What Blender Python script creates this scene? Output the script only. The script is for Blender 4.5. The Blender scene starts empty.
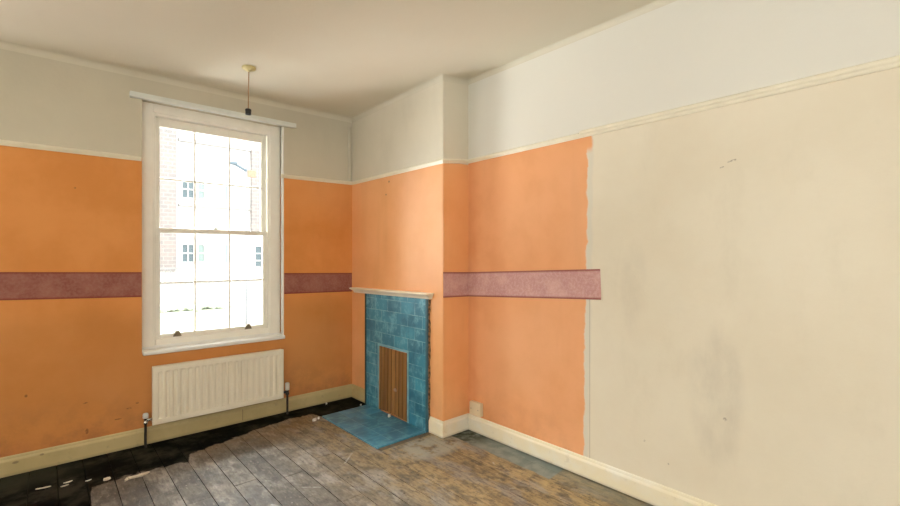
import bpy, bmesh, math, random
from mathutils import Vector, Matrix
random.seed(7)
S = bpy.context.scene
COL = S.collection

# ------------------------------------------------------------------ helpers
def link(name, bm, mat=None, parent=None, smooth=False, kind=None):
    me = bpy.data.meshes.new(name)
    bmesh.ops.recalc_face_normals(bm, faces=bm.faces[:])
    bm.to_mesh(me); bm.free()
    if smooth:
        for p in me.polygons: p.use_smooth = True
    o = bpy.data.objects.new(name, me); COL.objects.link(o)
    if mat: me.materials.append(mat)
    if parent: o.parent = parent
    if kind: o['kind'] = kind
    return o

def empty(name, label=None, cat=None, group=None, kind=None, loc=(0, 0, 0)):
    o = bpy.data.objects.new(name, None); COL.objects.link(o)
    o.empty_display_size = .1; o.location = loc
    tag(o, label, cat, group, kind)
    return o

def tag(o, label=None, cat=None, group=None, kind=None):
    for k, v in (('label', label), ('category', cat), ('group', group), ('kind', kind)):
        if v: o[k] = v
    return o

def box(bm, x0, x1, y0, y1, z0, z1, bev=0.0):
    c = Vector(((x0+x1)/2, (y0+y1)/2, (z0+z1)/2))
    r = bmesh.ops.create_cube(bm, size=1, matrix=Matrix.Translation(c) @ Matrix.Diagonal((x1-x0, y1-y0, z1-z0, 1)))
    if bev > 0:
        es = list({e for v in r['verts'] for e in v.link_edges})
        bmesh.ops.bevel(bm, geom=es, offset=bev, segments=2, profile=.5, affect='EDGES')
    return bm

def newbox(*a, **k): return box(bmesh.new(), *a, **k)

def lathe(bm, prof, center, axis='z', n=24, cap=True):
    """prof: list of (radius, height) along axis."""
    rings = []
    for r, h in prof:
        ring = []
        for i in range(n):
            a = 2*math.pi*i/n
            c, s = r*math.cos(a), r*math.sin(a)
            p = {'z': (c, s, h), 'x': (h, c, s), 'y': (c, h, s)}[axis]
            ring.append(bm.verts.new(Vector(p)+Vector(center)))
        rings.append(ring)
    for a, b in zip(rings, rings[1:]):
        for i in range(n):
            bm.faces.new((a[i], a[(i+1) % n], b[(i+1) % n], b[i]))
    if cap:
        bm.faces.new(rings[0]); bm.faces.new(rings[-1])
    return bm

def tube(bm, pts, r, n=10):
    pts = [Vector(p) for p in pts]; rings = []
    for i, p in enumerate(pts):
        t = (pts[min(i+1, len(pts)-1)]-pts[max(i-1, 0)]).normalized()
        u = t.orthogonal().normalized() if i == 0 else (u - t*u.dot(t)).normalized()
        v = t.cross(u)
        rings.append([bm.verts.new(p+(u*math.cos(2*math.pi*k/n)+v*math.sin(2*math.pi*k/n))*r) for k in range(n)])
    for a, b in zip(rings, rings[1:]):
        for i in range(n): bm.faces.new((a[i], a[(i+1) % n], b[(i+1) % n], b[i]))
    bm.faces.new(rings[0]); bm.faces.new(rings[-1])
    return bm

def sweep(bm, pts, prof):
    """sweep a closed profile [(out, up)] along a plan polyline whose room side is on the right hand, mitred."""
    P = [Vector(p) for p in pts]; rings = []
    for i, p in enumerate(P):
        ds = []
        if i > 0: ds.append((P[i]-P[i-1]).to_2d().normalized())
        if i < len(P)-1: ds.append((P[i+1]-P[i]).to_2d().normalized())
        ns = [Vector((d.y, -d.x)) for d in ds]
        if len(ns) == 2:
            m = (ns[0]+ns[1]); m = m / m.length_squared * 2 if m.length_squared > 1e-6 else ns[0]
        else: m = ns[0]
        rings.append([bm.verts.new((p.x+m.x*o, p.y+m.y*o, p.z+u)) for o, u in prof])
    k = len(prof)
    for a, b in zip(rings, rings[1:]):
        for i in range(k): bm.faces.new((a[i], a[(i+1) % k], b[(i+1) % k], b[i]))
    bm.faces.new(rings[0]); bm.faces.new(rings[-1])
    return bm

# ------------------------------------------------------------------ node helpers
class N:
    def __init__(s, name, rough=.6, spec=.5):
        s.m = bpy.data.materials.new(name); s.m.use_nodes = True
        s.t = s.m.node_tree; s.b = s.t.nodes['Principled BSDF']
        s.b.inputs['Roughness'].default_value = rough
        s.b.inputs['Specular IOR Level'].default_value = spec
    def n(s, typ, **k):
        nd = s.t.nodes.new(typ)
        for a, v in k.items(): setattr(nd, a, v)
        return nd
    def put(s, sock, v):
        if hasattr(v, 'is_output') or isinstance(v, bpy.types.NodeSocket): s.t.links.new(v, sock)
        elif isinstance(v, (tuple, list)):
            sock.default_value = tuple(v)+(1,) if len(v) == 3 and len(sock.default_value) == 4 else v
        else: sock.default_value = v
    def math(s, op, a, b=0.0, c=None, clamp=False):
        nd = s.n('ShaderNodeMath', operation=op, use_clamp=clamp)
        s.put(nd.inputs[0], a); s.put(nd.inputs[1], b)
        if c is not None: s.put(nd.inputs[2], c)
        return nd.outputs[0]
    def pos(s):
        if not hasattr(s, '_p'):
            g = s.n('ShaderNodeNewGeometry'); s._p = g.outputs['Position']
            x = s.n('ShaderNodeSeparateXYZ'); s.t.links.new(s._p, x.inputs[0]); s._x = x.outputs
        return s._p
    @property
    def x(s): s.pos(); return s._x[0]
    @property
    def y(s): s.pos(); return s._x[1]
    @property
    def z(s): s.pos(); return s._x[2]
    def noise(s, scale, detail=4, rough=.55, stretch=(1, 1, 1), offs=(0, 0, 0), dist=0):
        mp = s.n('ShaderNodeMapping'); s.t.links.new(s.pos(), mp.inputs[0])
        mp.inputs['Scale'].default_value = stretch; mp.inputs['Location'].default_value = offs
        nd = s.n('ShaderNodeTexNoise'); s.t.links.new(mp.outputs[0], nd.inputs['Vector'])
        nd.inputs['Scale'].default_value = scale; nd.inputs['Detail'].default_value = detail
        nd.inputs['Roughness'].default_value = rough; nd.inputs['Distortion'].default_value = dist
        return nd.outputs['Fac']
    def sm(s, v, a, b):
        nd = s.n('ShaderNodeMapRange', interpolation_type='SMOOTHSTEP')
        s.put(nd.inputs[0], v); s.put(nd.inputs[1], a); s.put(nd.inputs[2], b)
        return nd.outputs[0]
    def rng(s, v, a, b, c, d):
        nd = s.n('ShaderNodeMapRange'); s.put(nd.inputs[0], v)
        for i, q in enumerate((a, b, c, d)): s.put(nd.inputs[i+1], q)
        return nd.outputs[0]
    def mix(s, f, a, b, mode='MIX'):
        nd = s.n('ShaderNodeMix', data_type='RGBA', blend_type=mode)
        s.put(nd.inputs[0], f); s.put(nd.inputs[6], a); s.put(nd.inputs[7], b)
        return nd.outputs[2]
    def ramp(s, v, stops, interp='LINEAR'):
        nd = s.n('ShaderNodeValToRGB'); nd.color_ramp.interpolation = interp
        e = nd.color_ramp.elements
        while len(e) < len(stops): e.new(.5)
        for i, (p, c) in enumerate(stops):
            e[i].position = p
            e[i].color = (c, c, c, 1) if not isinstance(c, tuple) else c+(1,)
        s.put(nd.inputs[0], v); return nd.outputs[0]
    def bump(s, h, strength=.2, dist=.01):
        nd = s.n('ShaderNodeBump'); nd.inputs['Strength'].default_value = strength
        nd.inputs['Distance'].default_value = dist
        s.put(nd.inputs['Height'], h); s.t.links.new(nd.outputs[0], s.b.inputs['Normal'])
    def spot(s, px, py, cx, cy, rx, ry=None):
        """soft spot mask 1 inside"""
        ry = ry or rx
        a = s.math('DIVIDE', s.math('SUBTRACT', px, cx), rx); b = s.math('DIVIDE', s.math('SUBTRACT', py, cy), ry)
        d = s.math('ADD', s.math('MULTIPLY', a, a), s.math('MULTIPLY', b, b))
        return s.sm(d, 1.0, .25)
    def seg(s, px, py, a, b, w):
        """mask of a line segment in the plane px, py"""
        dx, dy = b[0]-a[0], b[1]-a[1]; L2 = dx*dx+dy*dy
        ux = s.math('SUBTRACT', px, a[0]); uy = s.math('SUBTRACT', py, a[1])
        t = s.math('DIVIDE', s.math('ADD', s.math('MULTIPLY', ux, dx), s.math('MULTIPLY', uy, dy)), L2, clamp=True)
        ex = s.math('SUBTRACT', ux, s.math('MULTIPLY', t, dx)); ey = s.math('SUBTRACT', uy, s.math('MULTIPLY', t, dy))
        d = s.math('SQRT', s.math('ADD', s.math('MULTIPLY', ex, ex), s.math('MULTIPLY', ey, ey)))
        return s.sm(d, w, w*.4)
    def mx(s, *v):
        r = v[0]
        for q in v[1:]: r = s.math('MAXIMUM', r, q)
        return r
    def base(s, c): s.put(s.b.inputs['Base Color'], c); return s

def srgb(r, g, b):
    return tuple((c/255/12.92 if c/255 <= .04045 else ((c/255+.055)/1.055)**2.4) for c in (r, g, b))

def plain(name, col, rough=.5, var=.08, scale=6, metal=0, bump=0, spec=.5):
    n = N(name, rough, spec)
    f = n.noise(scale, 4)
    k = n.rng(f, .3, .7, 1-var, 1+var)
    c = n.n('ShaderNodeVectorMath', operation='SCALE'); c.inputs[0].default_value = col
    n.put(c.inputs['Scale'], k)
    n.base(c.outputs[0]); n.b.inputs['Metallic'].default_value = metal
    if bump: n.bump(n.noise(scale*8, 3), bump, .004)
    return n.m

# ------------------------------------------------------------------ wall paints
ORANGE = (.80, .33, .095)
ORANGE_D = (.72, .28, .07)
CREAM = (.80, .72, .565)
UPPER = (.64, .585, .455)

def orange(n, A=None, B=None, hi=None, dirty_dim=False):
    A = A or ORANGE; B = B or ORANGE_D; hi = hi or (.82, .39, .155)
    f = n.noise(2.1, 5, .6); g = n.noise(.9, 3, .5, offs=(3, 1, 2)); st = n.noise(5, 3, .6, stretch=(1, 1, .18), offs=(1, 7, 0))
    c = n.mix(n.sm(f, .35, .7), A, B)
    c = n.mix(n.math('MULTIPLY', n.sm(g, .45, .75), .5), c, hi)
    c = n.mix(n.math('MULTIPLY', n.sm(st, .5, .75), .12), c, (.50, .19, .06))
    # grime low down on the paint, plus light falloff painted into the window wall
    dado = n.math('MULTIPLY', n.sm(n.math('ADD', n.z, n.math('MULTIPLY', g, .2)), 1.22, 1.02), .30 if dirty_dim else 0)
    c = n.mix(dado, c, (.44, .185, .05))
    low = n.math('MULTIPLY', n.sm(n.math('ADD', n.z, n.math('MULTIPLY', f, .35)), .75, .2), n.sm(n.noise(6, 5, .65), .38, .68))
    c = n.mix(n.math('MULTIPLY', low, .45 if dirty_dim else .16), c, (.30, .13, .06))
    return c

def upper(n, A=UPPER, B=(.59, .54, .42)):
    f = n.noise(1.3, 5, .6, offs=(5, 2, 1)); st = n.noise(4, 4, .6, stretch=(1, 1, .25))
    c = n.mix(n.sm(f, .35, .7), A, B)
    c = n.mix(n.math('MULTIPLY', n.sm(st, .48, .72), .16), c, (.50, .455, .35))
    return c

def wall_mat_far():
    n = N('paint_window_wall', .75, .25)
    c = orange(n, dirty_dim=True)
    spots = n.mx(*[n.spot(n.x, n.z, a, b, r, q) for a, b, r, q in
        ((-.1, .51, .010, .012), (.21, .396, .018, .007), (.47, .30, .022, .007), (.154, 1.932, .008, .008), (.40, .235, .03, .006), (.22, .19, .012, .025), (.52,.33,.012,.008))])
    c = n.mix(n.math('MULTIPLY', n.math('MULTIPLY', spots, .6), n.sm(n.noise(60, 3), .35, .55)), c, (.10, .045, .025))
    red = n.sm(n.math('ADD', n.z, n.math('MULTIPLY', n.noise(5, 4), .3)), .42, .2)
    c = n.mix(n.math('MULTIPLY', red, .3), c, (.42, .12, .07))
    top = n.sm(n.z, 2.195, 2.205)
    n.base(n.mix(top, c, upper(n)))
    n.bump(n.noise(35, 4), .25, .004)
    return n.m

def wall_mat_breast():
    n = N('paint_chimney_breast', .32, .5)
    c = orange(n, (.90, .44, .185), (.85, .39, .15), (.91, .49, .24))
    s = n.mx(n.spot(n.y, n.z, 3.496, 2.135, .014, .012), n.spot(n.y, n.z, 3.545, 2.02, .012, .01))
    c = n.mix(n.math('MULTIPLY', s, .7), c, (.25, .1, .05))
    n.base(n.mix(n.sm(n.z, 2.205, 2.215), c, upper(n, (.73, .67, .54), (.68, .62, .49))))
    n.bump(n.noise(35, 4), .25, .004)
    return n.m

def wall_mat_right():
    n = N('paint_fireplace_wall', .72, .3)
    o = orange(n, (.86, .405, .185), (.78, .345, .14), (.87, .46, .24))
    f = n.noise(1.1, 5, .6, offs=(2, 4, 6)); g = n.noise(4.5, 5, .65, stretch=(1, 1, .45), offs=(8, 2, 0))
    c = n.mix(n.sm(f, .35, .7), CREAM, (.75, .66, .50))
    c = n.mix(n.math('MULTIPLY', n.sm(g, .5, .78), .22), c, (.60, .52, .38))
    smear = n.math('MULTIPLY', n.mx(n.spot(n.y, n.z, .86, .72, .16, .42), n.math('MULTIPLY', n.spot(n.y, n.z, 1.3, 1.25, .1, .35), .6)), n.sm(g, .3, .65))
    c = n.mix(n.math('MULTIPLY', smear, .28), c, (.47, .42, .34))
    mk = n.mx(n.seg(n.y, n.z, (.80, 1.938), (.765, 1.944), .006), n.seg(n.y, n.z, (.835, 1.912), (.82, 1.916), .004),
              n.spot(n.y, n.z, .813, .60, .012), n.spot(n.y, n.z, 1.24, .36, .008), n.spot(n.y, n.z, 1.10, .27, .006))
    c = n.mix(n.math('MULTIPLY', n.math('MULTIPLY', mk, n.sm(n.noise(70, 3), .38, .55)), .6), c, (.28, .22, .16))
    # the filled, greyish edge and the seam where the orange paper stops
    w = n.math('ADD', n.y, n.math('MULTIPLY', n.math('SUBTRACT', n.noise(9, 4), .5), .06))
    edge = n.rng(n.z, .15, 2.2, 1.645, 1.618)
    w = n.math('SUBTRACT', w, edge)
    c = n.mix(n.math('MULTIPLY', n.sm(n.math('ABSOLUTE', n.math('ADD', w, .022)), .03, .008), .45), c, (.66, .62, .52))
    seam = n.seg(n.y, n.z, (1.60, .1), (1.60, 1.18), .004)
    c = n.mix(n.math('MULTIPLY', seam, .5), c, (.35, .29, .2))
    top_tab = n.math('MULTIPLY', n.sm(n.z, 2.11, 2.17), n.sm(w, -.042, -.02))
    m = n.mx(n.sm(w, -.006, .006), top_tab)
    c = n.mix(m, c, o)
    # pale line under the rail on bare plaster
    n.base(n.mix(n.sm(n.z, 2.245, 2.255), c, n.mix(.8, upper(n), (.80, .775, .70))))
    n.bump(n.math('ADD', n.noise(30, 4), n.math('MULTIPLY', n.noise(3.5, 3), 1.5)), .22, .005)
    return n.m

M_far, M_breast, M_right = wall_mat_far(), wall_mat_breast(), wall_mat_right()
n = N('paint_ceiling', .85, .2)
n.base(n.mix(n.sm(n.noise(.8, 5), .35, .7), (.76, .705, .575), (.73, .67, .54))); n.bump(n.noise(25, 4), .25, .004)
M_ceil = n.m
M_plainwall = plain('paint_plain_wall', (.78, .70, .55), .8, .05, 2)
n = N('paint_cove', .8, .2); n.base(upper(n, (.71, .66, .53), (.67, .62, .49))); M_cove = n.m
M_rail = plain('paint_picture_rail', (.84, .77, .60), .4, .05, 8)
def skirting_mat(name, A, B, dirt):
  n = N(name, .42, .45)
  f = n.noise(3, 5, .6); g = n.noise(22, 4, .6)
  c = n.mix(n.sm(f, .4, .65), A, B)
  c = n.mix(n.math('MULTIPLY', n.sm(g, .6, .75), dirt), c, (.40, .31, .17))
  c = n.mix(n.math('MULTIPLY', n.sm(n.z, .03, .0), .5), c, (.25, .2, .13))
  chips = n.mx(n.spot(n.x, n.z, -.15, .085, .02, .01), n.spot(n.x, n.z, -.02, .1, .014, .008), n.seg(n.x, n.z, (1.28, .02), (1.28, .11), .004))
  c = n.mix(n.math('MULTIPLY', chips, .6), c, (.15, .1, .06))
  n.base(c); return n.m
M_skirt = skirting_mat('paint_skirting', (.86, .76, .54), (.86, .81, .68), .25)
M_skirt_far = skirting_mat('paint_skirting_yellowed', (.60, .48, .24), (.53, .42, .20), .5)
M_white = plain('paint_window_white', (.92, .88, .78), .3, .03, 9)
M_sill = plain('paint_sill_white', (.84, .83, .78), .35, .03, 9)
M_cool = plain('paint_batten_white', (.74, .76, .70), .4, .05, 9)

# ------------------------------------------------------------------ floor
def floor_mat():
    n = N('worn_floorboards', .6, .3)
    idx = n.math('FLOOR', n.math('DIVIDE', n.math('SUBTRACT', n.x, .474), .1386))
    wn = n.n('ShaderNodeTexWhiteNoise', noise_dimensions='1D'); n.put(wn.inputs['W'], idx)
    r1 = wn.outputs['Value']
    comb = n.n('ShaderNodeCombineXYZ'); n.put(comb.inputs[0], n.math('ADD', n.x, n.math('MULTIPLY', idx, 3.7))); n.put(comb.inputs[1], n.math('MULTIPLY', n.y, .12))
    gr = n.n('ShaderNodeTexNoise'); n.t.links.new(comb.outputs[0], gr.inputs['Vector']); gr.inputs['Scale'].default_value = 42; gr.inputs['Detail'].default_value = 6; gr.inputs['Roughness'].default_value = .7
    grain = gr.outputs['Fac']
    blot = n.noise(3.2, 6, .65, offs=(1, 3, 0)); fine = n.noise(14, 6, .7, stretch=(1, .55, 1))
    warm = n.sm(n.math('ADD', n.x, n.math('MULTIPLY', n.math('SUBTRACT', blot, .5), 1.2)), 1.1, 2.1)
    a = n.mix(warm, (.175, .152, .122), (.46, .335, .165))
    c = n.mix(n.sm(blot, .38, .66), a, n.mix(warm, (.095, .092, .087), (.30, .21, .105)))
    c = n.mix(n.math('MULTIPLY', n.sm(fine, .45, .64), .75), c, (.075, .066, .055))
    c = n.mix(n.math('MULTIPLY', n.sm(n.noise(6, 5, .6, stretch=(1, .5, 1), offs=(9, 9, 0)), .50, .62), .65), c, (.33, .30, .26))
    c = n.mix(n.math('MULTIPLY', n.sm(grain, .45, .68), .6), c, (.095, .075, .055))
    k = n.rng(r1, 0, 1, .78, 1.2)
    sc = n.n('ShaderNodeVectorMath', operation='SCALE'); n.put(sc.inputs[0], c); n.put(sc.inputs['Scale'], k); c = sc.outputs[0]
    # ochre strip beside the old varnish
    ochre = n.math('MULTIPLY', n.sm(n.y, 3.45, 3.85), n.sm(blot, .35, .6))
    c = n.mix(n.math('MULTIPLY', ochre, .6), c, (.22, .125, .045))
    hf = n.noise(55, 6, .75, stretch=(1, .28, 1), offs=(2, 5, 0))
    c = n.mix(n.math('MULTIPLY', n.sm(hf, .50, .66), .6), c, (.06, .05, .042))
    c = n.mix(n.math('MULTIPLY', n.sm(hf, .46, .34), .35), c, (.42, .37, .30))
    scr = n.noise(26, 3, .5, stretch=(1, 3.2, 1), offs=(7, 1, 0))
    c = n.mix(n.math('MULTIPLY', n.sm(scr, .64, .70), .6), c, (.05, .045, .045))
    brd = n.math('MULTIPLY', n.math('MULTIPLY', n.sm(n.y, 2.862, 2.866), n.sm(n.y, 2.922, 2.918)), n.sm(n.x, 1.85, 1.875))
    c = n.mix(n.math('MULTIPLY', brd, .8), c, (.10, .085, .065))
    # knots and dark nail specks
    vo = n.n('ShaderNodeTexVoronoi'); vo.inputs['Scale'].default_value = 7; n.t.links.new(n.pos(), vo.inputs['Vector'])
    c = n.mix(n.math('MULTIPLY', n.sm(vo.outputs['Distance'], .075, .03), .8), c, (.05, .03, .02))
    # pale dust and paint splashes
    vs = n.n('ShaderNodeTexVoronoi'); vs.inputs['Scale'].default_value = 11; mp = n.n('ShaderNodeMapping'); mp.inputs['Location'].default_value = (3.3, 1.7, 0); n.t.links.new(n.pos(), mp.inputs[0]); n.t.links.new(mp.outputs[0], vs.inputs['Vector'])
    c = n.mix(n.math('MULTIPLY', n.sm(vs.outputs['Distance'], .06, .02), .6), c, (.6, .55, .47))
    pale = n.math('MULTIPLY', n.spot(n.x, n.y, 2.2, 2.68, .34, .22), n.sm(n.noise(10, 5, .6), .36, .52))
    c = n.mix(n.math('MULTIPLY', pale, .75), c, (.40, .40, .34))
    segs = n.mx(*[n.seg(n.x, n.y, p, q, w) for p, q, w in (((1.565, 2.864), (1.70, 2.99), .009), ((1.20, 2.745), (1.285, 2.671), .008), ((.985, 2.67), (1.0, 2.64), .012),
        ((2.345, 2.18), (2.33, 2.15), .008), ((2.165, 1.87), (2.19, 1.85), .007), ((1.05, 2.98), (1.08, 2.96), .006))])
    c = n.mix(n.math('MULTIPLY', n.math('MULTIPLY', segs, n.sm(n.noise(30, 4), .35, .6)), .55), c, (.55, .54, .50))
    # black varnish surround along the window wall
    bd = n.ramp(n.math('DIVIDE', n.x, 2.5), [(0.0, .05), (.075, .08), (.083, .60), (.123, .626), (.21, .655), (.30, .61), (.316, .745), (.417, .81), (.50, .885), (.63, .965), (.73, .95), (.75, .79), (1, .79)])
    ed = n.math('ADD', n.math('SUBTRACT', n.y, n.math('ADD', bd, 3.0)), n.math('MULTIPLY', n.math('SUBTRACT', n.noise(11, 5, .65), .5), .16))
    vm = n.sm(ed, -.012, .018)
    vc = n.mix(n.sm(n.noise(5, 5, .65, offs=(4, 4, 0)), .42, .68), (.003, .003, .003), (.034, .032, .022))
    leftgrey = n.math('MULTIPLY', n.sm(n.x, .35, -.1), n.sm(n.y, 3.8, 4.05))
    vc = n.mix(n.math('MULTIPLY', leftgrey, .8), vc, (.040, .042, .028))
    corner = n.math('MULTIPLY', n.sm(n.x, 1.3, 1.7), n.sm(n.noise(9, 4), .4, .65))
    vc = n.mix(n.math('MULTIPLY', corner, .5), vc, (.028, .026, .018))
    wear = n.math('MULTIPLY', n.sm(n.noise(13, 5, .7, stretch=(.6, 1.6, 1)), .62, .70), n.sm(n.y, 3.85, 3.6))
    vc = n.mix(n.math('MULTIPLY', wear, .35), vc, (.10, .09, .09))
    c = n.mix(vm, c, vc)
    # grey paint left along the fireplace wall
    gx = n.math('ADD', n.x, n.math('MULTIPLY', n.math('SUBTRACT', n.noise(8, 4), .5), .04))
    yy = n.math('ADD', n.y, n.math('MULTIPLY', n.math('SUBTRACT', n.x, 2.5), -.1))
    gm = n.math('MULTIPLY', n.sm(gx, 2.435, 2.45), n.sm(yy, 1.77, 1.785))
    gc = n.mix(n.sm(n.noise(9, 5, .6), .4, .65), (.18, .215, .195), (.27, .295, .26))
    gc = n.mix(n.math('MULTIPLY', n.sm(n.y, 2.4, 2.62), n.sm(n.noise(12, 4), .3, .6)), gc, (.035, .045, .025))
    c = n.mix(gm, c, gc)
    gm2 = n.math('MULTIPLY', n.math('MULTIPLY', n.sm(gx, 2.43, 2.56), n.sm(yy, 1.785, 1.77)), .6)
    c = n.mix(gm2, c, (.25, .24, .18))
    n.base(c); n.put(n.b.inputs['Specular IOR Level'], n.math('MULTIPLY', n.math('SUBTRACT', 1.06, vm), .3))
    n.put(n.b.inputs['Roughness'], n.math('ADD', n.math('MULTIPLY', fine, .2), .5))
    n.bump(n.math('ADD', n.math('MULTIPLY', grain, .7), fine), .25, .004)
    return n.m
M_floor = floor_mat()

XL, YB = -2.2, -1.8
bm = bmesh.new()
k0 = math.floor((XL-.474)/.1386)
k = k0
while .474+k*.1386 < 2.64:
    x0 = max(XL, .474+k*.1386); x1 = min(2.64, .474+(k+1)*.1386-.0045)
    cuts = [YB]
    yb = YB + random.uniform(.3, 2.2)
    while yb < 3.2:
        cuts.append(yb); yb += random.uniform(1.9, 3.2)
    cuts.append(4.17)
    for a, b in zip(cuts, cuts[1:]):
        dz = random.uniform(-.0012, .0008)
        parts = [(a, b-.002)]
        if x1 > 1.87:                       # boards stop at the hearth
            parts = []
            if a < 2.86: parts.append((a, min(b-.002, 2.862)))
            if b > 3.83: parts.append((max(a, 3.832), b))
        for p, q in parts:
            if q-p > .01:
                xa = x0
                if k == 10 and q > 2.9 : pass
                box(bm, xa, x1, p, q, -.022, dz)
    k += 1
box(bm, 1.872, 2.339, 2.866, 2.914, -.022, 0)          # border board at the near end of the hearth
box(bm, 1.86, 2.36, 2.86, 3.832, -.05, -.006)
box(bm, XL, 2.64, YB, 4.17, -.12, -.022); box(bm, XL, 2.36, 4.150, 4.17, -.03, -.004); box(bm, 2.622, 2.64, YB, 2.735, -.03, -.004)
link('floor', bm, M_floor, kind='structure')

# ------------------------------------------------------------------ shell
WX0, WX1, WZ0, WZ1 = .55, 1.65, .705, 2.655         # opening of the window in view
V0, V1 = -1.95, -.85                                # its twin, left of the frame
bm = bmesh.new()
for a, b in ((XL-.3, V0), (V1, WX0), (WX1, 2.84)): box(bm, a, b, 4.17, 4.50, -.12, 3.2)
for a, b in ((V0, V1), (WX0, WX1)):
    box(bm, a, b, 4.17, 4.50, -.12, WZ0); box(bm, a, b, 4.17, 4.50, WZ1, 3.2)
bmesh.ops.remove_doubles(bm, verts=bm.verts[:], dist=1e-5)
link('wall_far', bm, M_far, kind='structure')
link('wall_right', newbox(2.64, 2.84, YB-.3, 4.17, -.12, 3.2), M_right, kind='structure')
bm = newbox(2.36, 2.64, 2.735, 4.17, -.12, 3.2)
es = [e for e in bm.edges if abs(e.verts[0].co.z-e.verts[1].co.z) > 1 and e.verts[0].co.x < 2.4 and e.verts[0].co.y < 3]
bmesh.ops.bevel(bm, geom=es, offset=.012, segments=3, profile=.5, affect='EDGES')
link('wall_breast', bm, M_breast, kind='structure')
# left and back walls, with window openings added to let in light
LW = ((-1.4, 0.0),); LZ0, LZ1 = .75, 2.65
bm = bmesh.new(); last = YB-.3
for a, b in LW:
    box(bm, XL-.3, XL, last, a, -.12, 3.2); box(bm, XL-.3, XL, a, b, -.12, LZ0); box(bm, XL-.3, XL, a, b, LZ1, 3.2); last = b
box(bm, XL-.3, XL, last, 4.17, -.12, 3.2)
link('wall_left', bm, M_plainwall, kind='structure')
bm = bmesh.new()
box(bm, XL, -1.35, YB-.3, YB, -.12, 3.2); box(bm, -.05, 2.64, YB-.3, YB, -.12, 3.2)
box(bm, -1.35, -.05, YB-.3, YB, -.12, .75); box(bm, -1.35, -.05, YB-.3, YB, 2.65, 3.2)
link('wall_back', bm, M_plainwall, kind='structure')

# ceiling (slightly out of level, as in an old house)
CZ = {}
bm = bmesh.new()
def cz(x, y):
    far = max(0, min(1, (y-2.735)/(4.17-2.735)))
    near = 2.858+.064*max(0, min(1, (x-1.2)/(2.64-1.2)))**4
    return near*(1-far)+(2.848+.006*(x+.2))*far
xs = [XL+i*(2.66-XL)/24 for i in range(25)]; ys = [YB+i*(4.19-YB)/30 for i in range(31)]
g = [[bm.verts.new((x, y, cz(x, y))) for y in ys] for x in xs]
for i in range(24):
    for j in range(30): bm.faces.new((g[i][j], g[i][j+1], g[i+1][j+1], g[i+1][j]))
ret = bmesh.ops.extrude_face_region(bm, geom=bm.faces[:])
for v in [q for q in ret['geom'] if isinstance(q, bmesh.types.BMVert)]: v.co.z = 3.2
link('ceiling', bm, M_ceil, kind='structure')
link('roof', newbox(XL-.3, 2.84, YB-.3, 4.5, 3.2, 3.3), M_plainwall, kind='structure')

# cove between walls and ceiling
r = .042
prof = [(0, 0.004), (0, -r)] + [(r-r*math.cos(t), -r+r*math.sin(t)) for t in [math.pi/2*i/6 for i in range(1, 6)]] + [(r, 0), (r, .004)]
pl = [(XL, 4.17), (2.36, 4.17), (2.36, 2.735), (2.64, 2.735), (2.64, YB)]
dense = []
for a, b in zip(pl, pl[1:]):
    for i in range(6): dense.append((a[0]+(b[0]-a[0])*i/6, a[1]+(b[1]-a[1])*i/6))
dense.append(pl[-1])
o = link('trim_1', sweep(bmesh.new(), [(x, y, cz(x, y)) for x, y in dense], prof), M_cove, kind='structure', smooth=False)

# picture rails
rail = [(0, 0), (.008, .0), (.013, .006), (.016, .016), (.024, .022), (.027, .032), (.024, .040), (.016, .045), (.006, .047), (0, .047)]
slim = [(0, 0), (.007, .0), (.012, .010), (.018, .020), (.018, .028), (.010, .034), (0, .038)]
link('trim_2', sweep(bmesh.new(), [(XL, 4.17, 2.168), (WX0-.004, 4.17, 2.176)], slim), M_rail, kind='structure')
link('trim_3', sweep(bmesh.new(), [(WX1-.03, 4.17, 2.172), (2.36, 4.17, 2.182), (2.36, 2.735, 2.187), (2.64, 2.735, 2.222), (2.64, 2.0, 2.226), (2.64, 1.66, 2.228)], slim), M_rail, kind='structure')
link('trim_4', sweep(bmesh.new(), [(2.64, 1.66, 2.228), (2.64, YB, 2.238)], rail), M_rail, kind='structure')

# baseboards
sk = [(0, 0), (.018, 0), (.018, .096), (.015, .104), (.010, .110), (.009, .118), (.006, .125), (0, .128)]
link('baseboard_far', sweep(bmesh.new(), [(XL, 4.17, .004), (2.36, 4.17, .004), (2.36, 3.878, .004)], sk), M_skirt_far, kind='structure')
link('baseboard_right', sweep(bmesh.new(), [(2.36, 2.893, .007), (2.36, 2.735, .007), (2.64, 2.735, .008), (2.64, YB, .010)], sk), M_skirt, kind='structure')

# ------------------------------------------------------------------ windows
def glass_mat():
    n = N('window_glass')
    t = n.t; t.nodes.remove(n.b)
    tr = t.nodes.new('ShaderNodeBsdfTransparent'); tr.inputs[0].default_value = (.97, .98, .97, 1)
    gl = t.nodes.new('ShaderNodeBsdfGlossy'); gl.inputs['Roughness'].default_value = .02
    fr = t.nodes.new('ShaderNodeFresnel'); fr.inputs[0].default_value = 1.3
    mx = t.nodes.new('ShaderNodeMixShader')
    t.links.new(fr.outputs[0], mx.inputs[0]); t.links.new(tr.outputs[0], mx.inputs[1]); t.links.new(gl.outputs[0], mx.inputs[2])
    t.links.new(mx.outputs[0], t.nodes['Material Output'].inputs[0])
    return n.m
M_glass = glass_mat()
M_brass = plain('aged_brass', (.30, .25, .17), .4, .15, 40, metal=.8)

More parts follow.
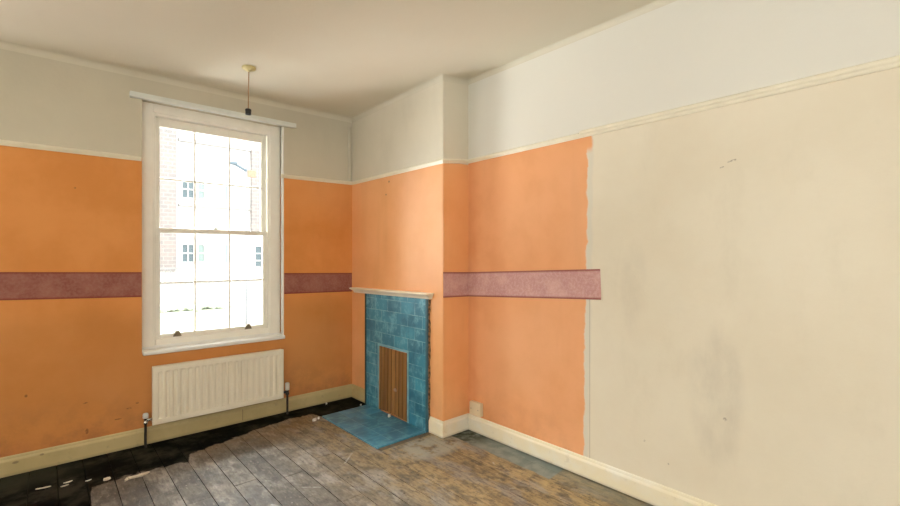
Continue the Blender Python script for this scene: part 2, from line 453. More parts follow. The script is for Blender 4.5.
def sash(name, root, x0, x1, z0, z1, y0, y1, st, rb, rt, bars, hb):
    bm = bmesh.new()
    box(bm, x0, x0+st, y0, y1, z0, z1, .003); box(bm, x1-st, x1, y0, y1, z0, z1, .003)
    box(bm, x0+st, x1-st, y0, y1, z0, z0+rb, .003); box(bm, x0+st, x1-st, y0, y1, z1-rt, z1, .003)
    s = link(name, bm, M_white, root)
    b = bmesh.new(); ym = (y0+y1)/2
    for x in bars: box(b, x-.0065, x+.0065, ym-.013, ym+.013, z0+rb, z1-rt, .005)
    box(b, x0+st, x1-st, ym-.0125, ym+.0125, hb-.0065, hb+.0065, .005)
    link('glazing_bars', b, M_white, s)
    link('glass_pane', newbox(x0+st-.004, x1-st+.004, ym-.002, ym+.002, z0+rb-.004, z1-rt+.004), M_glass, s)
    return s

def make_window(idx, ox):
    w = empty('window_%d' % idx, kind='structure')
    X = lambda v: v+ox
    # box frame: inside lining, head, jamb boxes, sill block
    bm = bmesh.new()
    box(bm, X(WX0), X(.635), 4.235, 4.255, WZ0+.03, WZ1, .004); box(bm, X(1.545), X(WX1-.012), 4.235, 4.255, WZ0+.03, WZ1, .004)
    box(bm, X(.635), X(1.545), 4.235, 4.255, 2.585, WZ1, .004)
    box(bm, X(WX0), X(.637), 4.255, 4.37, WZ0, WZ1); box(bm, X(1.543), X(WX1), 4.255, 4.37, WZ0, WZ1)
    box(bm, X(.637), X(1.543), 4.255, 4.37, 2.57, WZ1); box(bm, X(.637), X(1.543), 4.255, 4.42, WZ0, .772)
    link('window_frame', bm, M_white, w)
    bm = bmesh.new()                                   # staff bead round the opening
    box(bm, X(.630), X(.650), 4.245, 4.266, .735, 2.59, .004); box(bm, X(1.530), X(1.550), 4.245, 4.266, .735, 2.59, .004)
    box(bm, X(.650), X(1.530), 4.245, 4.266, 2.566, 2.59, .004); box(bm, X(.650), X(1.530), 4.24, 4.266, .735, .786, .004)
    link('staff_bead', bm, M_white, w)
    sill = bmesh.new()
    box(sill, X(WX0+.002), X(WX1+.0), 4.134, 4.172, WZ0-.018, WZ0+.014, .008); box(sill, X(WX0+.001), X(WX1-.001), 4.165, 4.26, WZ0-.004, WZ0+.014)
    box(sill, X(WX0+.001), X(WX1-.001), 4.236, 4.262, WZ0+.01, WZ0+.036, .003)
    link('window_sill', sill, M_sill, w)
    rb_ = newbox(X(WX1-.016), X(WX1-.0005), 4.1675, 4.205, WZ0+.012, WZ1-.01, .003)
    link('corner_bead', rb_, M_sill, w)
    low = sash('lower_sash', w, X(.643), X(1.537), .772, 1.676, 4.268, 4.303, .042, .048, .038, (X(.937), X(1.208)), 1.233)
    up = sash('upper_sash', w, X(.643), X(1.537), 1.640, 2.568, 4.307, 4.342, .046, .036, .068, (X(.944), X(1.217)), 2.079)
    c = bmesh.new()                                    # fastener on the meeting rail
    box(c, X(1.075), X(1.125), 4.272, 4.298, 1.676, 1.682, .002); lathe(c, [(.010, 1.682), (.010, 1.690), (.006, 1.696)], (X(1.1), 4.285, 0))
    box(c, X(1.085), X(1.125), 4.279, 4.289, 1.690, 1.697, .002)
    link('sash_fastener', c, M_cool, low)
    for x in (.805, 1.362):                             # two lifts on the bottom rail
        l = bmesh.new()
        box(l, X(x)-.030, X(x)+.030, 4.262, 4.268, .792, .802, .002)
        vs = [l.verts.new(p) for p in ((X(x)-.028, 4.262, .800), (X(x)+.028, 4.262, .800), (X(x)+.010, 4.244, .838), (X(x)-.010, 4.244, .838),
                                       (X(x)-.028, 4.268, .800), (X(x)+.028, 4.268, .800), (X(x)+.012, 4.268, .840), (X(x)-.012, 4.268, .840))]
        for q in ((0, 1, 2, 3), (4, 5, 6, 7), (0, 1, 5, 4), (1, 2, 6, 5), (2, 3, 7, 6), (3, 0, 4, 7)): l.faces.new([vs[i] for i in q])
        link('sash_lift', l, M_brass, low)
    return w
make_window(1, 0)
make_window(2, V0-WX0)
# plain casement added unseen in the left wall, to let in light
for i, (a, b) in enumerate(LW):
    w = empty('window_%d' % (i+3), kind='structure')
    bm = bmesh.new()
    xm0, xm1 = XL-.16, XL-.10
    box(bm, xm0, xm1, a, a+.07, LZ0, LZ1); box(bm, xm0, xm1, b-.07, b, LZ0, LZ1); box(bm, xm0, xm1, a, b, LZ0, LZ0+.07); box(bm, xm0, xm1, a, b, LZ1-.07, LZ1)
    box(bm, xm0, xm1, (a+b)/2-.03, (a+b)/2+.03, LZ0, LZ1)
    link('window_frame', bm, M_white, w)

w = empty('window_4', kind='structure'); bm = bmesh.new()  # unseen casement added in the back wall, to let in light
for x0, x1, z0, z1 in ((-1.35, -1.28, .75, 2.65), (-.12, -.05, .75, 2.65), (-1.35, -.05, .75, .82), (-1.35, -.05, 2.58, 2.65), (-.73, -.67, .75, 2.65)): box(bm, x0, x1, YB-.16, YB-.10, z0, z1)
link('window_frame', bm, M_white, w)

# ------------------------------------------------------------------ batten above window
bm = newbox(.470, 1.752, 4.128, 4.17, 2.648, 2.690, .004)
o = link('curtain_batten', bm, M_cool)
tag(o, 'long white painted wooden batten fixed across the wall above the sash window', 'curtain rail')

# ------------------------------------------------------------------ radiator
M_rad = plain('radiator_enamel', (.88, .80, .64), .35, .03, 5)
rad = empty('radiator', 'cream panel radiator with vertical flutes under the window', 'radiator', loc=(1.108, 4.10, 0))
inv = Matrix.Translation((-1.108, -4.10, 0))
def radpart(name, bm, mat, parent=None, smooth=False):
    if parent is None: bm.transform(inv)
    o = link(name, bm, mat, parent or rad, smooth); return o
RX0, RX1, RZ0, RZ1 = .606, 1.613, .160, .603
def flute_depth(x, z):
    m = .026; usable = (RX1-RX0)-2*m; nf = 19; p = usable/nf
    u = x-RX0-m
    if u < 0 or u > usable: return 0
    u = (u % p)/p
    d = abs(u-.5)
    zz = min(z-RZ0, RZ1-z)
    endz = max(0, min(1, (zz-.038)/.014))
    g = max(0, min(1, (.33-d)/.12)); g = g*g*(3-2*g)
    return .0085*g*endz*endz*(3-2*endz)
bm = bmesh.new()
nx = 19*10+8
zs = [RZ0, RZ0+.003]+[RZ0+.03+i*.004 for i in range(8)]+[RZ0+.10, (RZ0+RZ1)/2, RZ1-.10]+[RZ1-.058+i*.004 for i in range(8)]+[RZ1-.003, RZ1]
cols = []
for i in range(nx+1):
    x = RX0+(RX1-RX0)*i/nx; col = []
    for j, z in enumerate(zs):
        e = .004 if j in (0, len(zs)-1) or i in (0, nx) else 0
        col.append(bm.verts.new((x, 4.078+e+flute_depth(x, z), z)))
    cols.append(col)
for a, b in zip(cols, cols[1:]):
    for j in range(len(zs)-1): bm.faces.new((a[j], b[j], b[j+1], a[j+1]))
ret = bmesh.ops.extrude_edge_only(bm, edges=[e for e in bm.edges if e.is_boundary])
for v in [q for q in ret['geom'] if isinstance(q, bmesh.types.BMVert)]: v.co.y = 4.10
bmesh.ops.contextual_create(bm, geom=[e for e in bm.edges if e.is_boundary])
panel = radpart('panel', bm, M_rad, smooth=False)
bm = bmesh.new()
box(bm, RX0+.004, RX1-.004, 4.099, 4.138, RZ1-.014, RZ1-.002, .002); box(bm, RX0+.004, RX0+.012, 4.099, 4.138, RZ0+.01, RZ1-.01); box(bm, RX1-.012, RX1-.004, 4.099, 4.138, RZ0+.01, RZ1-.01)
radpart('casing', bm, M_rad)
bm = bmesh.new()
for i in range(40):
    x = RX0+.02+(RX1-RX0-.04)*i/39; box(bm, x-.003, x+.003, 4.102, 4.134, RZ0+.03, RZ1-.02)
radpart('convector_fins', bm, M_rad)
for x in (.78, 1.44): radpart('wall_bracket', newbox(x-.02, x+.02, 4.136, 4.168, .25, .52), M_rad)
M_pipe = plain('dark_pipe', (.02, .015, .012), .45, .2, 20)
M_chrome = plain('chrome_valve', (.6, .58, .54), .25, .05, 20, metal=1)
M_valvewhite = plain('valve_plastic', (.75, .72, .66), .4, .04, 20)
for x, s in ((.563, 1), (1.652, -1)):
    bm = tube(bmesh.new(), [(x, 4.095, 0.002), (x, 4.095, .10), (x, 4.095, .185)], .0095)
    radpart('supply_pipe', bm, M_pipe)
    v = lathe(bmesh.new(), [(.012, .178), (.016, .182), (.016, .196), (.013, .199), (.013, .222), (.016, .225)], (x, 4.095, 0), n=16)
    tube(v, [(x, 4.095, .208), (RX0+.004 if s > 0 else RX1-.004, 4.095, .208)], .011)
    vo = radpart('valve', v, M_pipe if s < 0 else M_chrome, smooth=True)
    h = .262 if s > 0 else .292
    c = lathe(bmesh.new(), [(.012, .222), (.019, .226), (.019, h-.012), (.016, h-.003), (.009, h)], (x, 4.095, 0), n=16)
    c.transform(inv)
    cap = link('valve_cap', c, M_valvewhite, vo, smooth=True)
    if s < 0: cap['label'] = 'taller white thermostatic head'

# ------------------------------------------------------------------ pendant
px, py = 1.13, 3.525; cz0 = cz(px, py)
pen = empty('pendant_light', 'bare pendant cord with dark lamp holder hanging from a cream ceiling rose', 'ceiling light', loc=(px, py, cz0))
M_rose = plain('rose_plastic', (.66, .56, .27), .4, .08, 30)
link('ceiling_rose', lathe(bmesh.new(), [(.048, 0), (.050, -.006), (.046, -.016), (.030, -.024), (.012, -.030), (.008, -.036)], (0, 0, 0), n=32), M_rose, pen, smooth=True)
M_cord = plain('brown_flex', (.42, .24, .11), .7, .1, 60)
hx, hy = -.006, -.007
link('cord', tube(bmesh.new(), [(0, 0, -.030), (hx*.3, hy*.3, -.12), (hx*.8, hy*.8, -.24), (hx, hy, -.315)], .0036), M_cord, pen, smooth=True)
M_holder = plain('bakelite_holder', (.012, .009, .008), .35, .1, 30)
link('lamp_holder', lathe(bmesh.new(), [(.008, -.312), (.017, -.314), (.0215, -.318), (.0215, -.330), (.020, -.332), (.020, -.356), (.015, -.356), (.014, -.340)], (hx, hy, 0), n=24), M_holder, pen, smooth=False)

# ------------------------------------------------------------------ conduit
o = link('cable_conduit', tube(bmesh.new(), [(2.322, 4.158, 2.222), (2.322, 4.158, 2.765)], .011), M_cove, smooth=True)
tag(o, 'thin cream vertical conduit in the far upper corner above the picture rail', 'conduit')

# ------------------------------------------------------------------ wallpaper borders
def border_mat(name, A, B, C):
    n = N(name, .7, .2)
    s = n.noise(55, 5, .7); w = n.noise(7, 5, .6)
    c = n.mix(n.sm(w, .38, .66), A, B)
    c = n.mix(n.math('MULTIPLY', n.sm(s, .42, .62), .4), c, C)
    at = n.n('ShaderNodeAttribute', attribute_name='edge')
    c = n.mix(n.math('MULTIPLY', n.sm(at.outputs['Fac'], .80, .97), .85), c, (.25, .052, .035))
    n.base(c); n.bump(s, .2, .002)
    return n.m
M_border = border_mat('border_paper', (.30, .10, .075), (.37, .145, .11), (.42, .215, .16))
M_border_pale = border_mat('border_paper_pale', (.56, .295, .27), (.67, .39, .35), (.74, .51, .46))  # paler tones for the breast-side and right-wall strip
def border(name, pts, label, rag=0, mat=None):
    pts2 = []
    for a, b in zip(pts, pts[1:]):
        for i in range(8): pts2.append([a[q]+(b[q]-a[q])*i/8 for q in range(4)])
    pts2.append(list(pts[-1]))
    bm = bmesh.new(); lay = bm.verts.layers.float.new('edge')
    rows = 11; front = []; back = []
    P = [Vector((p[0], p[1])) for p in pts2]
    for i, p in enumerate(pts2):
        ds = []
        if i: ds.append((P[i]-P[i-1]).normalized())
        if i < len(P)-1: ds.append((P[i+1]-P[i]).normalized())
        ns = [Vector((d.y, -d.x)) for d in ds]
        m = ns[0] if len(ns) == 1 else (ns[0]+ns[1])*2/(ns[0]+ns[1]).length_squared
        cf, cb = [], []
        for j in range(rows):
            t = j/(rows-1); z = p[2]+(p[3]-p[2])*t
            ex = ey = lift = 0
            if i == len(pts2)-1 and rag:
                ex = ds[0].x*rag*(1-t); ey = ds[0].y*rag*(1-t); lift = .010*(1-t)**2
            for L, off in ((cf, .0022+lift), (cb, .0006+lift)):
                v = bm.verts.new((p[0]+m.x*off+ex, p[1]+m.y*off+ey, z)); v[lay] = abs(2*t-1); L.append(v)
        front.append(cf); back.append(cb)
    for i in range(len(front)-1):
        for j in range(rows-1):
            bm.faces.new((front[i][j], front[i+1][j], front[i+1][j+1], front[i][j+1]))
            bm.faces.new((back[i][j], back[i][j+1], back[i+1][j+1], back[i+1][j]))
        for j in (0, rows-1): bm.faces.new((front[i][j], front[i+1][j], back[i+1][j], back[i][j]))
    for i in (0, -1):
        for j in range(rows-1): bm.faces.new((front[i][j], front[i][j+1], back[i][j+1], back[i][j]))
    o = link(name, bm, mat or M_border)
    tag(o, label, 'wallpaper border', 'wallpaper border strips')
    return o
border('wallpaper_border', [(XL+.02, 4.17, 1.20, 1.39), (-.224, 4.17, 1.160, 1.345), (WX0-.002, 4.17, 1.136, 1.326)], 'dusky red wallpaper border on orange wall left of the window')
border('wallpaper_border', [(WX1+.002, 4.17, 1.097, 1.292), (2.357, 4.17, 1.085, 1.276)], 'short dusky red wallpaper border between the window and the far corner')
border('wallpaper_border', [(2.362, 2.735, 1.118, 1.322), (2.64, 2.735, 1.112, 1.315), (2.64, 1.525, 1.172, 1.367)], 'dusky red wallpaper border running past the orange edge onto cream wall', rag=.012, mat=M_border_pale)

# ------------------------------------------------------------------ fireplace
def tile_mat(name, horizontal):
    n = N(name, .32, .5)
    cb = n.n('ShaderNodeCombineXYZ')
    if horizontal: n.put(cb.inputs[0], n.y); n.put(cb.inputs[1], n.x)
    else: n.put(cb.inputs[0], n.y); n.put(cb.inputs[1], n.z)
    br = n.n('ShaderNodeTexBrick'); n.t.links.new(cb.outputs[0], br.inputs['Vector'])
    br.offset = .0 if horizontal else .5; br.offset_frequency = 2
    br.inputs['Scale'].default_value = 1; br.inputs['Mortar Size'].default_value = .0035; br.inputs['Mortar Smooth'].default_value = .3
    br.inputs['Brick Width'].default_value = .155 if horizontal else .205; br.inputs['Row Height'].default_value = .155 if horizontal else .105
    br.inputs['Color1'].default_value = (0, 0, 0, 1); br.inputs['Color2'].default_value = (1, 1, 1, 1); br.inputs['Mortar'].default_value = (.5, .5, .5, 1)
    v = n.noise(11 if not horizontal else 14, 6, .7); w = n.noise(5, 4, .6, offs=(2, 2, 5)); sep = n.n('ShaderNodeRGBToBW'); n.t.links.new(br.outputs['Color'], sep.inputs[0])
    if horizontal: A, B, C, G = (.030, .145, .225), (.07, .31, .50), (.15, .40, .48), (.27, .49, .57)
    else: A, B, C, G = (.024, .14, .21), (.07, .34, .47), (.22, .51, .60), (.32, .57, .61)
    c = n.mix(n.rng(sep.outputs[0], 0, 1, .15, .85), A, B)
    c = n.mix(n.math('MULTIPLY', n.sm(v, .44, .66), .7), c, C)
    c = n.mix(n.math('MULTIPLY', n.sm(w, .46, .64), .65), c, A)
    c = n.mix(n.math('MULTIPLY', n.math('MULTIPLY', br.outputs['Fac'], n.rng(n.noise(9, 4, offs=(6, 1, 3)), .38, .6, .1, .8)), .9), c, G)
    n.base(c)
    n.bump(n.math('SUBTRACT', n.math('MULTIPLY', v, .2), br.outputs['Fac']), .35, .003)
    return n.m
M_tile, M_htile = tile_mat('teal_surround_tiles', False), tile_mat('blue_hearth_tiles', True)
fp = empty('fireplace', 'small blue tiled fireplace with cream mantel shelf on the chimney breast', 'fireplace', loc=(2.36, 3.4, 0))
finv = Matrix.Translation((-2.36, -3.4, 0))
def fpart(name, bm, mat, parent=None, smooth=False):
    bm.transform(finv); return link(name, bm, mat, parent or fp, smooth)
bm = bmesh.new()
FX = 2.338
OY0, OY1, OZ = 3.175, 3.625, .612
box(bm, FX, 2.3605, 2.925, OY0, 0.002, 1.10); box(bm, FX, 2.3605, OY1, 3.855, 0.002, 1.10); box(bm, FX, 2.3605, OY0, OY1, OZ, 1.10)
fpart('tiled_surround', bm, M_tile)
M_edge = plain('blue_edge_strip', (.045, .13, .17), .4, .25, 14)
M_edged = plain('shadow_edge_strip', (.012, .045, .045), .4, .25, 14)
bm = newbox(FX-.006, 2.3605, 2.905, 2.925, .002, 1.10, .002); fpart('edge_strip', bm, M_edge)
bm = newbox(FX-.006, 2.3605, 3.855, 3.875, .002, 1.10, .002); fpart('edge_strip', bm, M_edged)  # shadow line at the surround's far edge, built as a dark strip
n = N('broken_plaster', .9, .2); n.base(n.mix(n.sm(n.noise(40, 5), .4, .6), (.32, .17, .07), (.09, .05, .03))); n.bump(n.noise(60, 4), .8, .01); M_plaster = n.m
bm = bmesh.new()
L, R_ = [], []
for i in range(40):
    z = .01+1.08*i/39
    wv = .006+random.random()*.012
    L.append([bm.verts.new((2.358, 2.905, z)), bm.verts.new((2.352-.006*random.random(), 2.905, z)), bm.verts.new((2.357, 2.905-wv, z)), bm.verts.new((2.3605, 2.905-wv, z))])
for a, b in zip(L, L[1:]):
    for j in range(4): bm.faces.new((a[j], a[(j+1) % 4], b[(j+1) % 4], b[j]))
bm.faces.new(L[0]); bm.faces.new(L[-1])
pl_ = fpart('plaster_edge', bm, M_plaster); pl_['label'] = 'rough brown broken plaster edge'
M_trim = plain('pale_blue_trim', (.22, .44, .50), .4, .2, 14)
bm = bmesh.new()
box(bm, FX-.010, FX+.004, OY0-.016, OY0, .004, OZ+.018, .002); box(bm, FX-.010, FX+.004, OY1, OY1+.014, .004, OZ+.018, .002); box(bm, FX-.010, FX+.004, OY0, OY1, OZ, OZ+.018, .002)
fpart('opening_trim', bm, M_trim)
bm = newbox(1.856, FX-.001, 2.916, 3.826, -.003, .010, .003)
for v in bm.verts:
    if v.co.x < 2: v.co.y -= .006
fpart('hearth', bm, M_htile)
# mantel shelf: a moulded board, very slightly out of level
bm = bmesh.new()
mp_ = [(0, -.050), (.036, -.050), (.040, -.044), (.043, -.034), (.054, -.025), (.066, -.020), (.069, -.016), (.076, -.014), (.080, -.010), (.080, -.003), (.076, 0), (0, 0)]
def ring(y, z, k, ins): return [bm.verts.new((2.3605-max(o-ins*(1 if o > 0 else 0), 0) if True else 0, y, z+u)) for o, u in mp_]
rs = []
y0, y1, z0, z1 = 2.850, 4.085, 1.148, 1.132
for y, dirn in ((y0, 1), (y1, -1)):
    t = (y-y0)/(y1-y0); z = z0+(z1-z0)*t
    r_ = []
    for o, u in mp_:
        # returned ends: the moulding steps in at the ends as it does at the front
        step = (.080-o) if o > 0 else (.080-.036 if u < -.04 else 0)
        r_.append(bm.verts.new((2.3605-o, y+dirn*step*.45, z+u)))
    rs.append(r_)
k = len(mp_)
for i in range(k): bm.faces.new((rs[0][i], rs[0][(i+1) % k], rs[1][(i+1) % k], rs[1][i]))
bm.faces.new(rs[0]); bm.faces.new(rs[1])
M_mantel = plain('paint_mantel', (.92, .84, .67), .4, .05, 9)
fpart('mantel_shelf', bm, M_mantel)

# board that closes the opening
n = N('grooved_brown_board', .45, .4)
gv = n.math('FRACT', n.math('DIVIDE', n.y, .058)); gi = n.math('FLOOR', n.math('DIVIDE', n.y, .058))
wn = n.n('ShaderNodeTexWhiteNoise', noise_dimensions='1D'); n.put(wn.inputs['W'], gi)
gr = n.noise(30, 5, .65, stretch=(1, 1, .06))
c = n.mix(n.sm(n.math('ABSOLUTE', n.math('SUBTRACT', gv, .5)), .36, .42), n.mix(wn.outputs['Value'], (.27, .118, .028), (.42, .20, .055)), (.13, .055, .015))
c = n.mix(n.math('MULTIPLY', n.sm(gr, .4, .7), .6), c, (.15, .062, .022))
c = n.mix(n.math('MULTIPLY', n.spot(n.y, n.z, 3.36, .25, .03, .02), .6), c, (.45, .33, .26))
n.base(c); M_board = n.m
bm = bmesh.new()
ny = 96; front = []; by0, by1 = OY0+.004, OY1-.003
for i in range(ny+1):
    y = by0+(by1-by0)*i/ny
    g_ = (y/.058) % 1
    dep = .007 if min(g_, 1-g_) < .10 else 0
    zb = .016+.010*math.sin(3.1*(y-by0)/(by1-by0)) + (.004*random.random())
    zt = OZ-.006+.004*math.sin(9*y)
    xb, xt = 2.331, 2.338
    front.append([bm.verts.new((xb+dep, y, zb)), bm.verts.new((xt+dep, y, zt)), bm.verts.new((xt+.010, y, zt)), bm.verts.new((xb+.010, y, zb))])
for a, b in zip(front, front[1:]):
    for j in range(4): bm.faces.new((a[j], b[j], b[(j+1) % 4], a[(j+1) % 4]))
bm.faces.new(front[0]); bm.faces.new(front[-1])
o = link('fireplace_board', bm, M_board)
tag(o, 'brown grooved wooden board closing the tiled fireplace opening', 'board')

# ------------------------------------------------------------------ small box on the skirting
jb = empty('junction_box', 'small cream surface box on skirting near the chimney breast corner', 'socket', loc=(2.64, 2.622, .205))
M_jb = plain('cream_box', (.78, .66, .44), .4, .05, 12)
bm = newbox(-.032, 0, -.062, .062, -.052, .055, .006); link('back_box', bm, M_jb, jb)
bm = newbox(-.040, -.031, -.060, .060, -.050, .053, .004); link('cover_plate', bm, M_jb, jb)
for q in (-.04, .04): link('screw', lathe(bmesh.new(), [(.004, -.042), (.004, -.039)], (0, q, 0), axis='x', n=10), M_brass, jb)

# ------------------------------------------------------------------ debris
M_flake = plain('paint_flake', (.60, .52, .40), .7, .12, 30)
M_flakew = plain('plaster_crumb', (.74, .72, .66), .8, .1, 30)
def flake(name, x, y, l, w, ang, label, group, mat, h=.008, curl=0.0, seed=0, z=0.002):
    rnd = random.Random(seed)
    bm = bmesh.new(); n_ = 14; top = []; bot = []
    for i in range(n_):
        a = 2*math.pi*i/n_; rr = .75+.35*rnd.random()
        u, v = l/2*math.cos(a)*rr, w/2*math.sin(a)*rr
        zz = curl*(abs(u)/(l/2))**2
        top.append(bm.verts.new((u*.93, v*.93, zz+h*(.7+.5*rnd.random())))); bot.append(bm.verts.new((u, v, zz)))
    c0 = bm.verts.new((0, 0, h*1.25)); 
    for i in range(n_):
        j = (i+1) % n_
        bm.faces.new((bot[i], bot[j], top[j], top[i])); bm.faces.new((top[i], top[j], c0))
    bm.faces.new(bot)
    o = link(name, bm, mat); o.location = (x, y, z); o.rotation_euler = (0, 0, ang)
    tag(o, label, 'debris', group)
    return o
gp = 'scraps of peeled paint on the dark floor'
flake('paint_scrap', .452, 3.588, .150, .035, .02, 'longest pale paint scrap at the edge of the black varnish', gp, M_flake, .010, .006, 1)
flake('paint_scrap', .392, 3.583, .045, .022, .9, 'small pale scrap at the left tip of the longest paint scrap', gp, M_flake, .008, 0, 2)
flake('paint_scrap', .296, 3.672, .040, .030, .2, 'rounded pale paint lump on black varnish left of the long scrap', gp, M_flake, .012, 0, 3)
flake('paint_scrap', -.010, 3.800, .085, .011, -.15, 'thin pale sliver nearest the bottom left corner of the floor', gp, M_flake, .005, .003, 4)
flake('paint_scrap', .105, 3.792, .05, .010, 0.05, 'upper of two parallel slivers on the black floor', gp, M_flake, .005, .002, 5)
flake('paint_scrap', .088, 3.745, .042, .009, 0.1, 'lower of two parallel slivers on the black floor', gp, M_flake, .005, .002, 6)
flake('paint_scrap', .205, 3.735, .04, .010, 0.3, 'faint grey sliver between the parallel slivers and the rounded lump', gp, M_flakew, .004, .002, 7)
g2 = 'plaster crumbs near the hearth'
flake('plaster_crumb', 1.765, 3.775, .055, .030, .3, 'white crumbs beside the far left corner of the blue hearth', g2, M_flakew, .018, 0, 8)
flake('plaster_crumb', 1.810, 3.790, .028, .020, .8, 'tiny white crumb touching the far left hearth corner', g2, M_flakew, .016, 0, 9)
flake('plaster_crumb', 2.295, 3.398, .030, .022, .4, 'white crumb on the blue hearth against the brown board', g2, M_flakew, .020, 0, 10, .0105)
flake('plaster_crumb', 2.05, 4.120, .024, .018, .4, 'white crumb on black floor under the corner skirting', g2, M_flakew, .012, 0, 11)
flake('plaster_crumb', 2.28, 3.86, .022, .016, .4, 'white crumb on black floor behind the hearth beside the surround', g2, M_flakew, .012, 0, 12)

# ------------------------------------------------------------------ outside
M_render = plain('white_render', (.47, .465, .45), .85, .03, 1)
M_ground = plain('pale_paving', (.45, .44, .42), .85, .04, 1)
n = N('outside_brick', .85, .2)
cb = n.n('ShaderNodeCombineXYZ'); n.put(cb.inputs[0], n.x); n.put(cb.inputs[1], n.z)
br = n.n('ShaderNodeTexBrick'); n.t.links.new(cb.outputs[0], br.inputs['Vector'])
br.inputs['Scale'].default_value = 1; br.inputs['Brick Width'].default_value = .24; br.inputs['Row Height'].default_value = .12; br.inputs['Mortar Size'].default_value = .012
br.inputs['Color1'].default_value = (.20, .17, .155, 1); br.inputs['Color2'].default_value = (.155, .145, .14, 1); br.inputs['Mortar'].default_value = (.225, .21, .20, 1)
n.base(br.outputs[0]); M_brick = n.m
M_owin = plain('outside_window_pane', (.065, .09, .10), .3, .1, 3, spec=.3)
M_owing = plain('outside_window_pale', (.14, .19, .175), .3, .1, 3)
GZ = -1.3
link('ground', newbox(-25, 40, 4.5, 45, GZ-.2, GZ), M_ground, kind='structure')
bd = empty('terrace_building', 'pale terraced building with brick piers across the street beyond the window', 'building', loc=(4, 16, GZ))
def bpart(name, bm, mat, parent=None):
    bm.transform(Matrix.Translation((-4, -16, -GZ))); return link(name, bm, mat, parent or bd)
bpart('facade', newbox(-8, 24, 16.05, 20, GZ, 9.5), M_render)
bpart('brick_pier', newbox(2.5, 2.98, 15.93, 16.06, 1.0, 9.0), M_brick)
bpart('brick_pier', newbox(5.2, 5.5, 15.93, 16.06, 2.2, 5.05), M_brick)
M_course = plain('stone_course', (.235, .22, .205), .85, .05, 2)
bpart('string_course', newbox(3.05, 24, 15.96, 16.06, 5.00, 5.10), M_course)
bpart('string_course', newbox(3.05, 24, 15.97, 16.06, 3.00, 3.07), M_course)
def owin(x0, x1, z0, z1, nx, nz, mat):
    f = bmesh.new(); t = .03
    box(f, x0-t, x0, 15.98, 16.06, z0-t, z1+t); box(f, x1, x1+t, 15.98, 16.06, z0-t, z1+t); box(f, x0, x1, 15.98, 16.06, z0-t, z0); box(f, x0, x1, 15.98, 16.06, z1, z1+t)
    for i in range(1, nx): xx = x0+(x1-x0)*i/nx; box(f, xx-.018, xx+.018, 15.99, 16.06, z0, z1)
    for i in range(1, nz): zz = z0+(z1-z0)*i/nz; box(f, x0, x1, 15.99, 16.06, zz-.018, zz+.018)
    w = bpart('window', f, M_render)
    b = newbox(x0, x1, 16.02, 16.055, z0, z1); bpart('pane', b, mat, w)
for z0, z1, in ((3.27, 3.79), (1.27, 1.80)):
    owin(3.16, 3.46, z0, z1, 2, 2, M_owin); owin(3.60, 3.76, z0, z1, 1, 2, M_owing)
owin(5.34, 5.54, 1.05, 1.78, 1, 3, M_owin); owin(4.40, 4.54, 1.25, 1.82, 1, 1, M_owing); owin(4.38, 4.52, 3.28, 3.8, 1, 1, M_owing)
owin(5.30, 5.40, 2.72, 2.98, 1, 1, M_owin)
owin(2.52, 2.60, 3.4, 3.55, 1, 1, M_owin)
# lamp post with arm
M_post = plain('post_grey', (.16, .17, .175), .5, .05, 3)
M_arm = plain('arm_slate', (.06, .085, .105), .5, .05, 3)
M_or = plain('orange_sign', (.30, .12, .075), .6, .05, 3)
lp = empty('street_post', 'slim grey street post with slanting arm and small orange sign outside the window', 'street post', loc=(3.79, 12, GZ))
linv = Matrix.Translation((-3.79, -12, -GZ))
def lpart(name, bm, mat): bm.transform(linv); return link(name, bm, mat, lp)
lpart('pole', tube(bmesh.new(), [(3.79, 12, GZ), (3.79, 12, 2), (3.79, 12, 4.9)], .024), M_post)
bm = bmesh.new(); tube(bm, [(3.44, 12, 3.77), (3.60, 12, 3.70), (3.79, 12, 3.60)], .035); box(bm, 3.40, 3.56, 11.93, 12.07, 3.72, 3.79, .02)
lpart('arm', bm, M_arm)
lpart('sign', newbox(3.81, 4.02, 11.98, 12.01, 3.45, 3.63, .01), M_or)
# railing
M_fence = plain('pale_railing', (.18, .18, .175), .6, .05, 3)
bm = bmesh.new()
for x in [1.2+.11*i for i in range(50)]: box(bm, x-.008, x+.008, 12.99, 13.01, GZ, 1.14)
box(bm, 1.15, 6.7, 12.98, 13.02, 1.12, 1.17); box(bm, 1.15, 6.7, 12.98, 13.02, .74, .78)
o = link('railing', bm, M_fence); tag(o, 'pale metal railing of thin upright bars outside behind the window', 'railing')
# low planting strip
bm = bmesh.new(); rnd = random.Random(3)
for i in range(150):
    x = 1.2+2.0*rnd.random(); y = 10.9+.3*rnd.random(); zc = .32+.08*rnd.random()
    bmesh.ops.create_icosphere(bm, subdivisions=1, radius=.05+.03*rnd.random(), matrix=Matrix.Translation((x, y, zc)))
box(bm, 1.2, 3.2, 10.95, 11.15, GZ, .28)
o = link('hedge', bm, plain('pale_hedge', (.31, .36, .28), .9, .1, 8)); tag(o, 'low pale green hedge outside seen through the lower left window panes', 'hedge')
# green bin post
bm = lathe(bmesh.new(), [(.06, GZ), (.06, -.2), (.075, -.19), (.075, -.12), (.05, -.09)], (3.22, 12, 0), n=16)
o = link('bollard', bm, plain('bollard_green', (.03, .10, .065), .5, .1, 5)); tag(o, 'small green bollard outside seen low in the middle window pane', 'bollard')

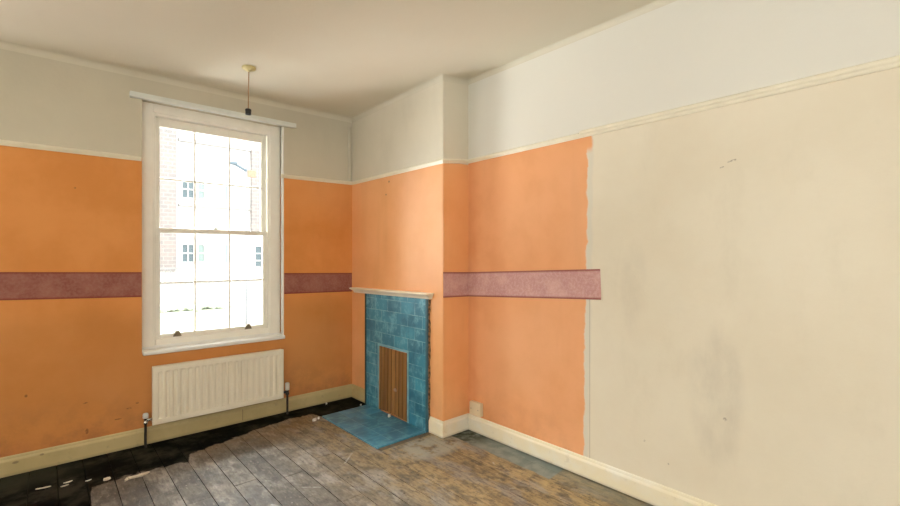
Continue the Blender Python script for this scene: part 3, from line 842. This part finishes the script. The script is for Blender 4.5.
# ------------------------------------------------------------------ light
W = bpy.data.worlds.new('World'); S.world = W; W.use_nodes = True
bg = W.node_tree.nodes['Background']; bg.inputs[0].default_value = (.95, .98, 1.0, 1); bg.inputs[1].default_value = 5.5
def light(name, typ, energy, loc, rot, color=(1, 1, 1), **k):
    d = bpy.data.lights.new(name, typ); d.energy = energy; d.color = color
    for a, v in k.items(): setattr(d, a, v)
    o = bpy.data.objects.new(name, d); COL.objects.link(o); o.location = loc; o.rotation_euler = rot
    return o
def aim(d): return Vector(d).to_track_quat('-Z', 'Y').to_euler()
light('sun', 'SUN', 3.0, (0, -10, 12), aim((-.25, .75, -.55)), (1, .97, .92), angle=.01)
# unseen fill lamp at the added left-wall window, tilted up to the ceiling
light('window_fill_lamp', 'AREA', 22, (XL+.04, -.7, 1.7), aim((1, 0, 1)), (.94, .98, 1.0), shape='RECTANGLE', size=1.2, size_y=1.8)
# unseen lamp standing in for open sky, shining through the window in view
light('sky_fill_lamp', 'AREA', 1300, (1.1, 6.2, 4.4), aim((0, -2, -2.7)), (.94, .98, 1.0), shape='RECTANGLE', size=3, size_y=2.2)
light('window_fill_lamp', 'AREA', 12, (-.7, YB+.03, 1.7), aim((.42, 1, .15)), (.94, .98, 1.0), shape='RECTANGLE', size=1.2, size_y=1.8)  # unseen fill lamp added at the back-wall window to brighten the far wall
# unseen lamp in the second window, added to brighten the chimney breast
light('window_fill_lamp', 'AREA', 95, ((V0+V1)/2, 4.44, (WZ0+WZ1)/2), aim((.8, -1, -.3)), (.96, .98, 1.0), shape='RECTANGLE', size=.9, size_y=1.75)
# unseen lamp added below the sill, throwing light up onto ceiling and chimney breast
light('low_fill_lamp', 'AREA', 780, (-.95, 5.7, -.5), aim((2.0, -1.2, 2.0)), (.94, .98, 1.0), shape='RECTANGLE', size=3.6, size_y=1.6)
p = light('window_portal', 'AREA', 1, ((WX0+WX1)/2, 4.46, (WZ0+WZ1)/2), aim((0, -1, 0)), shape='RECTANGLE', size=1.08, size_y=1.93)
p.data.cycles.is_portal = True

# ------------------------------------------------------------------ camera
cam = bpy.data.cameras.new('camera'); co = bpy.data.objects.new('camera', cam); COL.objects.link(co)
cam.sensor_width = 36; cam.lens = 454/900*36; cam.clip_start = .02
cam.shift_y = 3/900
co.location = (0, 0, 1.45)
yaw = math.atan2(510, 454)
fw = Vector((math.cos(yaw), math.sin(yaw), 0))
fw = Vector((.66491, .74692, 0))
co.rotation_euler = fw.to_track_quat('-Z', 'Y').to_euler()
S.camera = co
vs = S.view_settings
vs.view_transform = 'Standard'; vs.look = 'None'; vs.gamma = 1; vs.exposure = 0.2; vs.use_curve_mapping = False
